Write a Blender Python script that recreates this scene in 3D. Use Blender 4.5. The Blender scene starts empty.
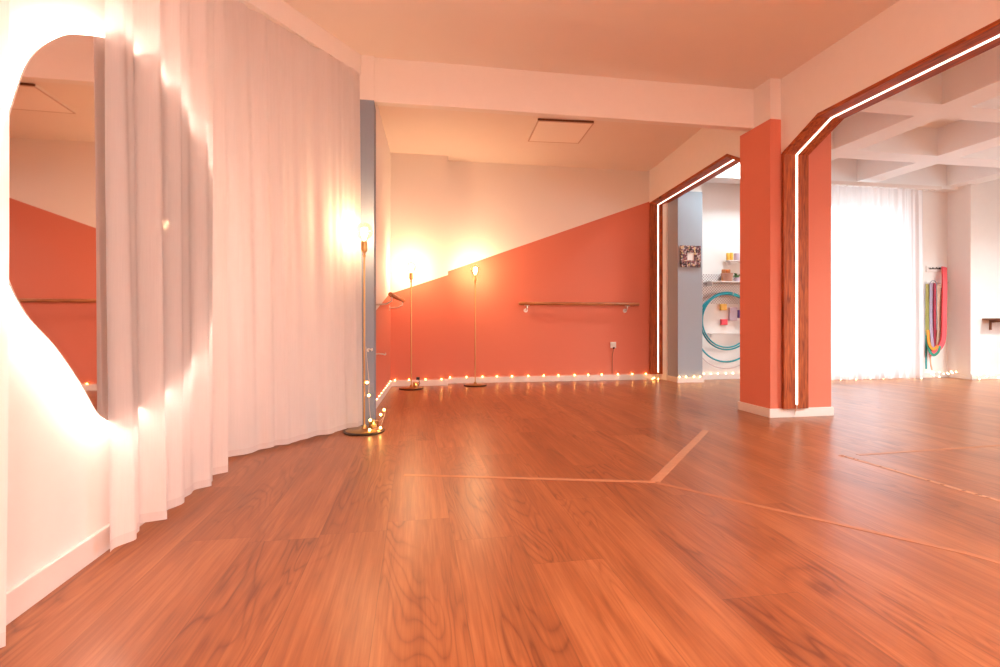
import bpy, bmesh, math, random
from mathutils import Vector, Matrix
random.seed(7)
C = bpy.context.scene.collection
PI = math.pi
# ------------------------------------------------------------------ camera model
F_PX, HOR, CAM_H, YAW = 505.0, 322.0, 0.8, math.radians(9.55)
CA, SA = math.cos(YAW), math.sin(YAW)
def ray(u, v):
    xc = (u - 500) / F_PX
    return Vector((xc * CA + SA, CA - xc * SA, (HOR - v) / F_PX))
def atY(u, v, Y):
    r = ray(u, v); t = Y / r.y
    return Vector((r.x * t, Y, CAM_H + r.z * t))
def atZ(u, v, z=0.0):
    r = ray(u, v); t = (z - CAM_H) / r.z
    return Vector((r.x * t, r.y * t, z))
cam_d = bpy.data.cameras.new('camera'); cam = bpy.data.objects.new('camera', cam_d); C.objects.link(cam)
cam.location = (0, 0, CAM_H); cam.rotation_euler = (PI / 2, 0, -YAW)
cam_d.sensor_width = 36; cam_d.lens = F_PX / 1000 * 36
cam_d.shift_y = (HOR - 333.5) / 1000.0
cam_d.clip_start = 0.02
bpy.context.scene.camera = cam

# ------------------------------------------------------------------ materials
def lin(c):
    return tuple((x / 12.92 if x <= .04045 else ((x + .055) / 1.055) ** 2.4) for x in [k / 255 for k in c]) + (1,)
def new_mat(name):
    m = bpy.data.materials.new(name); m.use_nodes = True
    nt = m.node_tree; b = nt.nodes['Principled BSDF']
    return m, nt, b
def noise_bump(nt, b, scale=60, strength=.1, dist=.002):
    tc = nt.nodes.new('ShaderNodeTexCoord'); n = nt.nodes.new('ShaderNodeTexNoise'); bp = nt.nodes.new('ShaderNodeBump')
    n.inputs['Scale'].default_value = scale; n.inputs['Detail'].default_value = 4
    bp.inputs['Strength'].default_value = strength; bp.inputs['Distance'].default_value = dist
    nt.links.new(tc.outputs['Object'], n.inputs['Vector']); nt.links.new(n.outputs['Fac'], bp.inputs['Height'])
    nt.links.new(bp.outputs['Normal'], b.inputs['Normal'])
    return tc, n
def simple(name, rgb, rough=.6, metal=0, var=.06, scale=40, bump=.08, spec=None, coat=0):
    m, nt, b = new_mat(name)
    tc, n = noise_bump(nt, b, scale, bump)
    mx = nt.nodes.new('ShaderNodeMix'); mx.data_type = 'RGBA'
    mx.inputs[6].default_value = tuple(max(0, x * (1 - var)) for x in rgb[:3]) + (1,)
    mx.inputs[7].default_value = tuple(min(1, x * (1 + var)) for x in rgb[:3]) + (1,)
    nt.links.new(n.outputs['Fac'], mx.inputs[0]); nt.links.new(mx.outputs[2], b.inputs['Base Color'])
    b.inputs['Roughness'].default_value = rough; b.inputs['Metallic'].default_value = metal
    if spec is not None: b.inputs['Specular IOR Level'].default_value = spec
    b.inputs['Coat Weight'].default_value = coat
    return m
def emit(name, rgb, s):
    m, nt, b = new_mat(name)
    b.inputs['Base Color'].default_value = (0.8, .8, .8, 1)
    b.inputs['Emission Color'].default_value = tuple(rgb[:3]) + (1,); b.inputs['Emission Strength'].default_value = s
    return m
WHITE = (.86, .815, .79); CORAL = (.665, .200, .130); GREYBLUE = (.24, .28, .35)
M = {}
M['white'] = simple('white_plaster', WHITE, .85, var=.02, scale=14, bump=.06, spec=.2)
M['ceil'] = simple('ceiling_paint', (.85, .77, .72), .9, var=.015, scale=6, bump=.04, spec=.15)
M['ceil2'] = simple('ceiling_paint_cool', (.88, .87, .87), .9, var=.015, scale=6, bump=.04, spec=.15)
M['trim'] = simple('white_lacquer', (.80, .74, .71), .4, var=.02, bump=.02)

def two_tone(name, lower, slope_x, slope_y, z0, soft=.003):
    """painted in `lower` where z < z0 + slope_x*x + slope_y*y, white above"""
    m, nt, b = new_mat(name)
    noise_bump(nt, b, 14, .06)
    g = nt.nodes.new('ShaderNodeTexCoord'); sp = nt.nodes.new('ShaderNodeSeparateXYZ')
    nt.links.new(g.outputs['Object'], sp.inputs[0])
    def mth(op, a, bb):
        n = nt.nodes.new('ShaderNodeMath'); n.operation = op
        for i, k in enumerate((a, bb)):
            if hasattr(k, 'links'): nt.links.new(k, n.inputs[i])
            else: n.inputs[i].default_value = k
        return n.outputs[0]
    line = mth('ADD', mth('ADD', mth('MULTIPLY', sp.outputs[0], slope_x), mth('MULTIPLY', sp.outputs[1], slope_y)), z0)
    d = mth('SUBTRACT', sp.outputs[2], line)
    f = nt.nodes.new('ShaderNodeMapRange'); f.inputs['From Min'].default_value = -soft; f.inputs['From Max'].default_value = soft
    nt.links.new(d, f.inputs['Value'])
    mx = nt.nodes.new('ShaderNodeMix'); mx.data_type = 'RGBA'
    mx.inputs[6].default_value = tuple(lower) + (1,); mx.inputs[7].default_value = WHITE + (1,)
    nt.links.new(f.outputs[0], mx.inputs[0]); nt.links.new(mx.outputs[2], b.inputs['Base Color'])
    b.inputs['Roughness'].default_value = .75; b.inputs['Specular IOR Level'].default_value = .25
    return m
M['far_paint'] = two_tone('slanted_coral_paint', CORAL, .364, 0, 1.463 - .364 * .43)
M['column_paint'] = two_tone('slanted_coral_paint_column', CORAL, .344, 0, 1.391 - .344 * .40)
M['alcove_paint'] = two_tone('slanted_coral_paint_side', CORAL, 0, .167, 1.164 - .167 * 6.4)
M['pillar_paint'] = two_tone('coral_pillar_paint', CORAL, 0, 0, 2.5)
M['grey_paint'] = two_tone('grey_blue_pillar_paint', GREYBLUE, 0, 0, 2.5)
M['grey_paint2'] = two_tone('grey_blue_column_paint', (.38, .41, .46), 0, 0, 2.53)
M['brass'] = simple('aged_brass', (.50, .30, .12), .28, 1, .1, 30, .03)
M['dark_metal'] = simple('dark_bronze', (.05, .03, .02), .35, .6, .1, 30, .02)
M['steel'] = simple('brushed_steel', (.7, .66, .62), .3, 1, .08, 60, .03)
M['plastic_white'] = simple('white_plastic', (.78, .74, .70), .35, var=.02, bump=.01)
M['plastic_black'] = simple('black_plastic', (.01, .01, .01), .4, var=.1, bump=.01)
M['wire'] = simple('clear_white_wire', (.75, .62, .5), .4, var=.02, bump=.01)
M['teal'] = simple('teal_glossy_plastic', (.015, .33, .40), .3, var=.12, scale=20, bump=.02)
M['pale_hoop'] = simple('pale_pink_plastic', (.62, .50, .52), .35, var=.05, bump=.02)
M['wicker'] = simple('woven_wicker', (.48, .25, .18), .7, var=.35, scale=120, bump=.5)
M['copper'] = simple('copper_lid', (.58, .2, .07), .3, .7, .2, 30, .02)
M['yellow'] = simple('yellow_card', (.85, .48, .07), .5, var=.1)
M['red'] = simple('red_card', (.75, .04, .07), .5, var=.1)
M['violet'] = simple('violet_card', (.12, .08, .35), .5, var=.1)
M['lilac'] = simple('pale_lilac_card', (.58, .45, .55), .6, var=.1)
M['leaf'] = simple('green_leaf', (.08, .22, .06), .5, var=.3)
M['pinkband'] = simple('coral_red_fabric', (.85, .10, .12), .7, var=.1, scale=80, bump=.3)
M['tape'] = simple('tan_floor_tape', (.50, .225, .115), .5, var=.15, scale=30, bump=.03)
M['shelfwood'] = simple('brown_shelf_wood', (.20, .08, .035), .5, var=.3, scale=18, bump=.1)

def wood(name, dark, light, axis, rough=.4, scale=6, stretch=12):
    m, nt, b = new_mat(name)
    tc = nt.nodes.new('ShaderNodeTexCoord'); mp = nt.nodes.new('ShaderNodeMapping')
    s = [stretch, stretch, stretch]; s[axis] = 1.0
    mp.inputs['Scale'].default_value = s
    n = nt.nodes.new('ShaderNodeTexNoise'); n.inputs['Scale'].default_value = scale; n.inputs['Detail'].default_value = 8
    n.inputs['Distortion'].default_value = .8
    cr = nt.nodes.new('ShaderNodeValToRGB'); cr.color_ramp.elements[0].position = .3; cr.color_ramp.elements[1].position = .7
    cr.color_ramp.elements[0].color = tuple(dark) + (1,); cr.color_ramp.elements[1].color = tuple(light) + (1,)
    kn = nt.nodes.new('ShaderNodeTexVoronoi'); kn.inputs['Scale'].default_value = 3.0
    kr = nt.nodes.new('ShaderNodeMapRange'); kr.inputs['From Min'].default_value = .04; kr.inputs['From Max'].default_value = .12
    kr.inputs['To Min'].default_value = .35
    mm = nt.nodes.new('ShaderNodeMix'); mm.data_type = 'RGBA'; mm.blend_type = 'MULTIPLY'; mm.inputs[0].default_value = 1
    bp = nt.nodes.new('ShaderNodeBump'); bp.inputs['Strength'].default_value = .15; bp.inputs['Distance'].default_value = .002
    L = nt.links.new
    L(tc.outputs['Object'], mp.inputs[0]); L(mp.outputs[0], n.inputs['Vector']); L(n.outputs['Fac'], cr.inputs[0])
    L(tc.outputs['Object'], kn.inputs['Vector']); L(kn.outputs['Distance'], kr.inputs['Value'])
    L(cr.outputs[0], mm.inputs[6]); L(kr.outputs[0], mm.inputs[7]); L(mm.outputs[2], b.inputs['Base Color'])
    L(n.outputs['Fac'], bp.inputs['Height']); L(bp.outputs[0], b.inputs['Normal'])
    b.inputs['Roughness'].default_value = rough; b.inputs['Specular IOR Level'].default_value = .3
    return m
M['wood_v'] = wood('stained_pine_vertical', (.17, .028, .008), (.50, .115, .028), 2, .6)
M['wood_h'] = wood('stained_pine_lengthwise', (.17, .028, .008), (.50, .115, .028), 1, .6)
M['barre'] = wood('barre_beech', (.32, .11, .04), (.52, .22, .09), 0, .35)

def floor_material():
    m, nt, b = new_mat('oak_laminate_planks')
    N = nt.nodes.new; L = nt.links.new
    tc = N('ShaderNodeTexCoord'); sp = N('ShaderNodeSeparateXYZ'); L(tc.outputs['Object'], sp.inputs[0])
    def mth(op, a, bb=0, c=None):
        n = N('ShaderNodeMath'); n.operation = op
        for i, k in enumerate((a, bb, c)):
            if k is None: continue
            if hasattr(k, 'links'): L(k, n.inputs[i])
            else: n.inputs[i].default_value = k
        return n.outputs[0]
    W, LEN = .245, 1.38
    px_ = mth('DIVIDE', mth('ADD', sp.outputs[0], .107 + W * 20), W)
    ix = mth('FLOOR', px_); fx = mth('FRACT', px_)
    wn = N('ShaderNodeTexWhiteNoise'); wn.noise_dimensions = '1D'; L(ix, wn.inputs['W'])
    py_ = mth('ADD', mth('DIVIDE', mth('ADD', sp.outputs[1], 20), LEN), mth('MULTIPLY', wn.outputs['Value'], 3.7))
    iy = mth('FLOOR', py_); fy = mth('FRACT', py_)
    cmb = N('ShaderNodeCombineXYZ'); L(ix, cmb.inputs[0]); L(iy, cmb.inputs[1])
    wn2 = N('ShaderNodeTexWhiteNoise'); wn2.noise_dimensions = '2D'; L(cmb.outputs[0], wn2.inputs['Vector'])
    rnd = wn2.outputs['Value']
    # grain space: shifted per plank
    off = N('ShaderNodeVectorMath'); off.operation = 'SCALE'; L(wn2.outputs['Color'], off.inputs[0]); off.inputs['Scale'].default_value = 30
    add = N('ShaderNodeVectorMath'); add.operation = 'ADD'; L(tc.outputs['Object'], add.inputs[0]); L(off.outputs[0], add.inputs[1])
    def mapped(sx, sy):
        mp = N('ShaderNodeMapping'); mp.inputs['Scale'].default_value = (sx, sy, 1); L(add.outputs[0], mp.inputs[0]); return mp.outputs[0]
    def noise(v, s, d=6, dist=0.0):
        n = N('ShaderNodeTexNoise'); n.inputs['Scale'].default_value = s; n.inputs['Detail'].default_value = d
        n.inputs['Distortion'].default_value = dist; L(v, n.inputs['Vector']); return n.outputs['Fac']
    broad = noise(mapped(6, .9), 1.0, 2, .6)          # height field whose contours are cathedral rings
    rings = mth('FRACT', mth('MULTIPLY', broad, 15))
    rings = mth('ABSOLUTE', mth('SUBTRACT', rings, .5))   # 0..0.5 triangle
    fine = noise(mapped(130, 4.5), 1.0, 6, .2)
    tone = noise(mapped(5, .55), 1.0, 3, .5)
    pores = noise(mapped(60, 9), 1.0, 3)
    rmask = N('ShaderNodeMapRange'); rmask.inputs['From Min'].default_value = .44; rmask.inputs['From Max'].default_value = .62
    L(noise(mapped(3.2, .8), 1.0, 2), rmask.inputs['Value'])
    rs = mth('POWER', mth('MULTIPLY', rings, 2), 3.0)
    ringf = mth('MULTIPLY', rs, rmask.outputs[0])
    v = mth('MULTIPLY', tone, .62)
    v = mth('ADD', v, mth('MULTIPLY', fine, .46))
    mid = noise(mapped(26, 1.3), 1.0, 4, .9)
    v = mth('ADD', v, mth('MULTIPLY', mid, .42))
    v = mth('ADD', v, mth('MULTIPLY', rnd, .05))
    v = mth('SUBTRACT', v, mth('MULTIPLY', ringf, .26))
    v = mth('ADD', v, mth('MULTIPLY', pores, .16))
    mr = N('ShaderNodeMapRange'); mr.inputs['From Min'].default_value = .52; mr.inputs['From Max'].default_value = 1.16; L(v, mr.inputs['Value'])
    cr = N('ShaderNodeValToRGB'); e = cr.color_ramp.elements
    e[0].position = 0; e[0].color = (.155, .041, .014, 1); e[1].position = 1; e[1].color = (.47, .185, .072, 1)
    k = e.new(.5); k.color = (.305, .097, .033, 1)
    L(mr.outputs[0], cr.inputs[0])
    # seams
    dx = mth('MINIMUM', fx, mth('SUBTRACT', 1, fx)); dy = mth('MINIMUM', fy, mth('SUBTRACT', 1, fy))
    sx = mth('LESS_THAN', dx, .0013 / W); sy = mth('LESS_THAN', dy, .0012 / LEN)
    seam = mth('MAXIMUM', sx, sy)
    mx = N('ShaderNodeMix'); mx.data_type = 'RGBA'; L(mth('MULTIPLY', seam, .4), mx.inputs[0]); L(cr.outputs[0], mx.inputs[6]); mx.inputs[7].default_value = (.10, .035, .015, 1)
    L(mx.outputs[2], b.inputs['Base Color'])
    bp = N('ShaderNodeBump'); bp.inputs['Strength'].default_value = .02; bp.inputs['Distance'].default_value = .001
    L(mth('SUBTRACT', fine, mth('MULTIPLY', seam, 1.0)), bp.inputs['Height']); L(bp.outputs[0], b.inputs['Normal'])
    rr = N('ShaderNodeMapRange'); rr.inputs['To Min'].default_value = .27; rr.inputs['To Max'].default_value = .37; L(pores, rr.inputs['Value'])
    L(rr.outputs[0], b.inputs['Roughness'])
    b.inputs['Specular IOR Level'].default_value = .5
    return m
M['floor'] = floor_material()

def cloth(name, rgb, transp=.12, trans=.5, sc=260):
    m = bpy.data.materials.new(name); m.use_nodes = True; nt = m.node_tree; nt.nodes.clear()
    N = nt.nodes.new; L = nt.links.new
    out = N('ShaderNodeOutputMaterial'); df = N('ShaderNodeBsdfDiffuse'); tl = N('ShaderNodeBsdfTranslucent'); tp = N('ShaderNodeBsdfTransparent')
    tc = N('ShaderNodeTexCoord'); w = N('ShaderNodeTexNoise'); w.inputs['Scale'].default_value = sc; L(tc.outputs['Object'], w.inputs['Vector'])
    mp = N('ShaderNodeMapping'); mp.inputs['Scale'].default_value = (1, 1, .02); L(tc.outputs['Object'], mp.inputs[0]); L(mp.outputs[0], w.inputs['Vector'])
    mx = N('ShaderNodeMix'); mx.data_type = 'RGBA'; mx.inputs[6].default_value = tuple(x * .94 for x in rgb) + (1,); mx.inputs[7].default_value = tuple(min(1, x * 1.03) for x in rgb) + (1,)
    L(w.outputs['Fac'], mx.inputs[0]); L(mx.outputs[2], df.inputs[0]); L(mx.outputs[2], tl.inputs[0])
    tp.inputs[0].default_value = (1, 1, 1, 1)
    m1 = N('ShaderNodeMixShader'); m1.inputs[0].default_value = trans; L(df.outputs[0], m1.inputs[1]); L(tl.outputs[0], m1.inputs[2])
    m2 = N('ShaderNodeMixShader'); m2.inputs[0].default_value = transp; L(m1.outputs[0], m2.inputs[1]); L(tp.outputs[0], m2.inputs[2])
    L(m2.outputs[0], out.inputs[0]); return m
M['curtain'] = cloth('sheer_white_voile', (.92, .87, .86), .05, .46)
M['hem'] = cloth('doubled_voile_hem', (.84, .77, .76), .03, .35)
M['voile2'] = cloth('sheer_daylit_voile', (.88, .85, .86), .12, .5)

def glass(name, rgb, gl=.12, rough=.02):
    m = bpy.data.materials.new(name); m.use_nodes = True; nt = m.node_tree; nt.nodes.clear()
    N = nt.nodes.new; L = nt.links.new
    out = N('ShaderNodeOutputMaterial'); g = N('ShaderNodeBsdfGlossy'); t = N('ShaderNodeBsdfTransparent')
    g.inputs['Roughness'].default_value = rough; t.inputs[0].default_value = tuple(rgb) + (1,)
    lw = N('ShaderNodeLayerWeight'); lw.inputs[0].default_value = .3
    mr = N('ShaderNodeMapRange'); mr.inputs['To Min'].default_value = gl * .3; mr.inputs['To Max'].default_value = min(1, gl * 3)
    n = N('ShaderNodeTexNoise'); n.inputs['Scale'].default_value = 4
    L(lw.outputs['Facing'], mr.inputs['Value']); m1 = N('ShaderNodeMixShader')
    L(mr.outputs[0], m1.inputs[0]); L(t.outputs[0], m1.inputs[1]); L(g.outputs[0], m1.inputs[2]); L(m1.outputs[0], out.inputs[0])
    return m
M['bulb_glass'] = glass('amber_bulb_glass', (1, .93, .80), .14)
M['jar_glass'] = glass('tealight_glass', (1, .86, .62), .25, .1)
M['pane'] = glass('window_glass', (1, 1, 1), .06)
M['mirror'], _nt, _b = new_mat('mirror_silver')
_b.inputs['Base Color'].default_value = (.86, .78, .74, 1); _b.inputs['Metallic'].default_value = 1; _b.inputs['Roughness'].default_value = .02
M['filament'] = emit('glowing_filament', (1, .62, .28), 60)
M['fairy'] = emit('fairy_bulb_glow', (1, .48, .12), 26)
M['fairy2'] = emit('fairy_bulb_glow_pale', (1, .60, .28), 13)
M['flame'] = emit('tealight_flame', (1, .55, .18), 14)
M['led_warm'] = emit('mirror_backlight', (1, .80, .66), 52)
M['led_strip'] = emit('led_profile_light', (1, .84, .68), 2.3)
M['rim'] = simple('painted_shade_rim', (.16, .06, .035), .5, var=.05)  # near edge of the ceiling panel, shade put into the colour
M['frame_edge'] = simple('panel_frame', (.62, .46, .38), .5, var=.02)
M['panel'] = simple('opal_panel', (.92, .84, .78), .5, var=.01, bump=.01)

# ------------------------------------------------------------------ mesh helpers
def obj(name, bm, mat, parent=None, smooth=False, bevel=0):
    me = bpy.data.meshes.new(name); bmesh.ops.recalc_face_normals(bm, faces=bm.faces); bm.to_mesh(me); bm.free()
    o = bpy.data.objects.new(name, me); C.objects.link(o)
    for m in (mat if isinstance(mat, (list, tuple)) else [mat]): me.materials.append(m)
    if smooth:
        for p in me.polygons: p.use_smooth = True
        try: me.set_sharp_from_angle(angle=math.radians(40))
        except Exception: pass
    if bevel:
        b = o.modifiers.new('bevel', 'BEVEL'); b.width = bevel; b.segments = 2; b.limit_method = 'ANGLE'
    if parent is not None:
        o.parent = parent; o.matrix_parent_inverse = Matrix.Translation(-Vector(parent.location)) if parent.get('_world') else Matrix()
    return o
def tag(o, label=None, cat=None, group=None, kind=None):
    if label: o['label'] = label
    if cat: o['category'] = cat
    if group: o['group'] = group
    if kind: o['kind'] = kind
    return o
def thing(name, loc, label, cat, group=None, rz=0):
    o = bpy.data.objects.new(name, None); C.objects.link(o); o.location = loc; o.rotation_euler = (0, 0, rz); o.empty_display_size = .1
    return tag(o, label, cat, group)
def box(bm, x0, x1, y0, y1, z0, z1):
    vs = [bm.verts.new((x, y, z)) for z in (z0, z1) for x, y in ((x0, y0), (x1, y0), (x1, y1), (x0, y1))]
    for f in ((0, 3, 2, 1), (4, 5, 6, 7), (0, 1, 5, 4), (1, 2, 6, 5), (2, 3, 7, 6), (3, 0, 4, 7)):
        bm.faces.new([vs[i] for i in f])
def prism(bm, poly, z0, z1):
    a = [bm.verts.new((x, y, z0)) for x, y in poly]; b = [bm.verts.new((x, y, z1)) for x, y in poly]
    bm.faces.new(a); bm.faces.new(b); n = len(poly)
    for i in range(n): bm.faces.new((a[i], a[(i + 1) % n], b[(i + 1) % n], b[i]))
def lathe(bm, prof, seg=32, c=(0, 0, 0)):
    rings = []
    for r, z in prof:
        if r < 1e-5: rings.append([bm.verts.new((c[0], c[1], c[2] + z))])
        else: rings.append([bm.verts.new((c[0] + r * math.cos(2 * PI * k / seg), c[1] + r * math.sin(2 * PI * k / seg), c[2] + z)) for k in range(seg)])
    for A, B in zip(rings, rings[1:]):
        for k in range(seg):
            k2 = (k + 1) % seg
            if len(A) == 1 and len(B) == 1: continue
            if len(A) == 1: bm.faces.new((A[0], B[k], B[k2]))
            elif len(B) == 1: bm.faces.new((A[k], A[k2], B[0]))
            else: bm.faces.new((A[k], A[k2], B[k2], B[k]))
def tube(bm, pts, r, seg=8, closed=False, rfun=None):
    pts = [Vector(p) for p in pts]; n = len(pts); rings = []; up = Vector((0, 0, 1)); prev = None
    for i, p in enumerate(pts):
        if closed: t = pts[(i + 1) % n] - pts[i - 1]
        else: t = pts[min(i + 1, n - 1)] - pts[max(i - 1, 0)]
        t.normalize()
        if prev is None:
            a = t.cross(up)
            if a.length < .1: a = t.cross(Vector((1, 0, 0)))
        else: a = prev - t * prev.dot(t)
        a.normalize(); prev = a; b = t.cross(a)
        rr = rfun(i / (n - 1)) if rfun else r
        rings.append([bm.verts.new(p + (a * math.cos(2 * PI * k / seg) + b * math.sin(2 * PI * k / seg)) * rr) for k in range(seg)])
    for i in range(n if closed else n - 1):
        A, B = rings[i], rings[(i + 1) % n]
        for k in range(seg): bm.faces.new((A[k], A[(k + 1) % seg], B[(k + 1) % seg], B[k]))
    if not closed: bm.faces.new(rings[0]); bm.faces.new(rings[-1])
def ball(bm, c, r, u=10, v=8):
    bmesh.ops.create_uvsphere(bm, u_segments=u, v_segments=v, radius=r, matrix=Matrix.Translation(Vector(c)))
def struct(name, bm, mat, label=None, bevel=0, cat=None):
    o = obj(name, bm, mat, bevel=bevel); o['kind'] = 'structure'
    if label: o['label'] = label
    return o
def B(): return bmesh.new()
def sbox(name, *a, mat='white', label=None, bevel=0):
    bm = B(); box(bm, *a); return struct(name, bm, M[mat], label, bevel)

# ------------------------------------------------------------------ room shell
ZC, ZA, Z2 = 2.84, 2.90, 3.04         # ceilings: main room, alcove, second room
ARCH_X0, ARCH_X1 = 3.03, 3.25
sbox('floor', -1.6, 9.4, -3.2, 6.9, -.1, 0, mat='floor', label='orange-brown oak plank floor')
sbox('ceiling', -1.6, ARCH_X0, -3.2, 4.0, ZC, 3.2, mat='ceil', label='plain ceiling of the near room')
sbox('ceiling_alcove', -1.0, 3.2, 4.07, 6.8, ZA, 3.2, mat='ceil', label='ceiling behind the cross beam')
sbox('ceiling_right', ARCH_X1, 9.4, -3.2, 6.9, Z2, 3.2, mat='ceil2', label='coffered ceiling slab of the far right room')
# left wall: straight, small recess behind the curtain, then the slanted part
bm = B(); prism(bm, [(-1.4, -3.2), (-1.075, -3.2), (-1.075, 2.62), (-1.25, 2.62), (-1.25, 3.10), (-.47, 4.16), (-.62, 4.3), (-1.4, 3.3)], 0, 2.9)
struct('wall_left', bm, M['white'], 'white wall behind the glowing mirror and curtains')
sbox('wall_front', -1.4, 9.4, -3.2, -3.05, 0, 3.1)
bm = B(); box(bm, 9.1, 9.25, -3.05, .6, 0, 3.1); box(bm, 9.1, 9.25, 4.2, 6.1, 0, 3.1); box(bm, 9.1, 9.25, .6, 4.2, 0, .8); box(bm, 9.1, 9.25, .6, 4.2, 2.5, 3.1)
struct('wall_right', bm, M['white'])
w = bpy.data.objects.new('fill_window', None); C.objects.link(w); w.location = (9.15, .6, .8); w['kind'] = 'structure'  # unseen window added to bring fill daylight into the right room
bm = B()
for y0, y1, z0, z1 in ((0, 3.6, 0, .06), (0, 3.6, 1.64, 1.7), (0, .06, .06, 1.64), (3.54, 3.6, .06, 1.64), (1.77, 1.83, .06, 1.64)): box(bm, 0, .06, y0, y1, z0, z1)
obj('window_frame', bm, M['trim'], w)
bm = B(); box(bm, .025, .031, .06, 3.54, .06, 1.64); obj('window_pane', bm, M['pane'], w)
bm = B(); prism(bm, [(-.39, 4.18), (-.30, 6.42), (-.55, 6.42), (-.62, 4.18)], 0, 3.0)
struct('wall_alcove_left', bm, M['alcove_paint'], 'side wall of the back recess, coral below a slanting line')
sbox('wall_back', -.6, 3.5, 6.6, 6.8, 0, 3.0, mat='far_paint', label='back wall, white above and coral below a rising diagonal line')
sbox('pillar', -.40, .41, 6.40, 6.6, 0, ZA, mat='column_paint', label='shallow wide column at the left end of the back wall')
sbox('pillar', -.43, -.31, 3.98, 4.18, 0, ZC, mat='grey_paint', label='narrow grey-blue post at the end of the long curtain')
sbox('pillar', 2.93, 3.51, 3.79, 4.19, 0, 3.1, mat='pillar_paint', label='large coral pillar carrying the lit arch frame')
sbox('trim_1', -.32, 2.93, 4.0, 4.07, 2.5, 3.1, mat='white', label='white cross beam under the ceiling')
# arch wall, near opening
bm = B(); box(bm, ARCH_X0, ARCH_X1, -3.1, .2, 0, 3.1)
struct('wall_arch_near', bm, M['white'])
ZL = 2.392
bm = B()
pr = [(.2, ZL), (.2, 3.1), (3.79, 3.1), (3.79, 2.215), (3.40, ZL)]
a = [bm.verts.new((ARCH_X0, y, z)) for y, z in pr]; b = [bm.verts.new((ARCH_X1, y, z)) for y, z in pr]
bm.faces.new(a); bm.faces.new(b)
for i in range(5): bm.faces.new((a[i], a[(i + 1) % 5], b[(i + 1) % 5], b[i]))
struct('wall_arch_right', bm, M['white'], 'white wall above the large arch opening')
# far arch wall header (slightly skewed in plan)
def far_x(y): return 2.985 + .102 * (y - 4.25)
def far_z(y): return 2.445 + (2.46 - 2.445) * (y - 4.48) / (6.57 - 4.48)
bm = B()
pr = [(4.19, 2.29), (4.50, far_z(4.50)), (6.6, far_z(6.6)), (6.6, 3.1), (4.19, 3.1)]
a = [bm.verts.new((far_x(y), y, z)) for y, z in pr]; b = [bm.verts.new((far_x(y) + .22, y, z)) for y, z in pr]
bm.faces.new(a); bm.faces.new(b)
for i in range(5): bm.faces.new((a[i], a[(i + 1) % 5], b[(i + 1) % 5], b[i]))
struct('wall_arch_back', bm, M['white'], 'white wall above the far arch opening')
# fascia over the slanted curtain
d = Vector((.607, .855)).normalized(); nrm = Vector((d.y, -d.x))
p0 = Vector((-.392, 4.0)); p1 = p0 - d * 1.7
bm = B(); q = [p0, p1, p1 - nrm * .16, p0 - nrm * .16]
prism(bm, [tuple(v) for v in q], 2.69, ZC)
struct('trim_2', bm, M['white'], 'boxed bulkhead above the long slanted curtain')
# second room walls
sbox('wall_back_right', 3.4, 5.15, 6.45, 6.65, 0, 3.1, mat='white', label='white wall with pegboard seen through the far arch')
sbox('pillar', 3.42, 3.77, 6.18, 6.6, 0, 3.1, mat='grey_paint2', label='pale grey-blue column with the small mosaic frame')
bm = B()
WX0, WX1, WZ0, WZ1 = 5.30, 6.72, .12, 2.48
box(bm, 5.15, WX0, 6.15, 6.35, 0, 3.1); box(bm, WX1, 7.62, 6.15, 6.35, 0, 3.1)
box(bm, WX0, WX1, 6.15, 6.35, 0, WZ0); box(bm, WX0, WX1, 6.15, 6.35, WZ1, 3.1); box(bm, 5.02, 5.15, 6.15, 6.5, 0, 3.1)
struct('wall_window', bm, M['white'], 'white wall around the window behind the sheer curtain')
sbox('wall_far_right', 7.62, 9.25, 5.84, 6.35, 0, 3.1, mat='white', label='white wall stepping forward right of the hanging straps')
w = bpy.data.objects.new('window_1', None); C.objects.link(w); w.location = (WX0, 6.2, WZ0); w['kind'] = 'structure'; w['label'] = 'tall bright window behind the sheer curtain'
bm = B()
mx = (WX1 - WX0); mz = WZ1 - WZ0
for x0, x1, z0, z1 in ((0, mx, 0, .06), (0, mx, mz - .06, mz), (0, .06, .06, mz - .06), (mx - .06, mx, .06, mz - .06), (mx / 2 - .035, mx / 2 + .035, .06, mz - .06)):
    box(bm, x0, x1, 0, .06, z0, z1)
obj('window_frame', bm, M['trim'], w)
bm = B(); box(bm, .06, mx - .06, .025, .031, .06, mz - .06); obj('window_pane', bm, M['pane'], w)
# coffer beams in the second room
k = 2
ZB = 2.72
for y0 in (-.02, 1.22, 2.48, 3.75, 4.92, 6.0):
    bm = B(); box(bm, ARCH_X1, 9.1, y0, y0 + .25, ZB if y0 < 6 else 2.68, Z2); k += 1
    struct('trim_%d' % k, bm, M['ceil2'], 'white ceiling beam running across the right room')
for x0 in (4.59, 5.96, 7.42, 8.85):
    bm = B()
    ys = [-3.05, -.02, .23, 1.22, 1.47, 2.48, 2.73, 3.75, 4.0, 4.92, 5.17, 6.0]
    for i in range(0, len(ys), 2): box(bm, x0, x0 + .3, ys[i] , ys[i + 1], ZB, Z2)
    k += 1; struct('trim_%d' % k, bm, M['ceil2'], 'white ceiling beam running away from the viewer')

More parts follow.
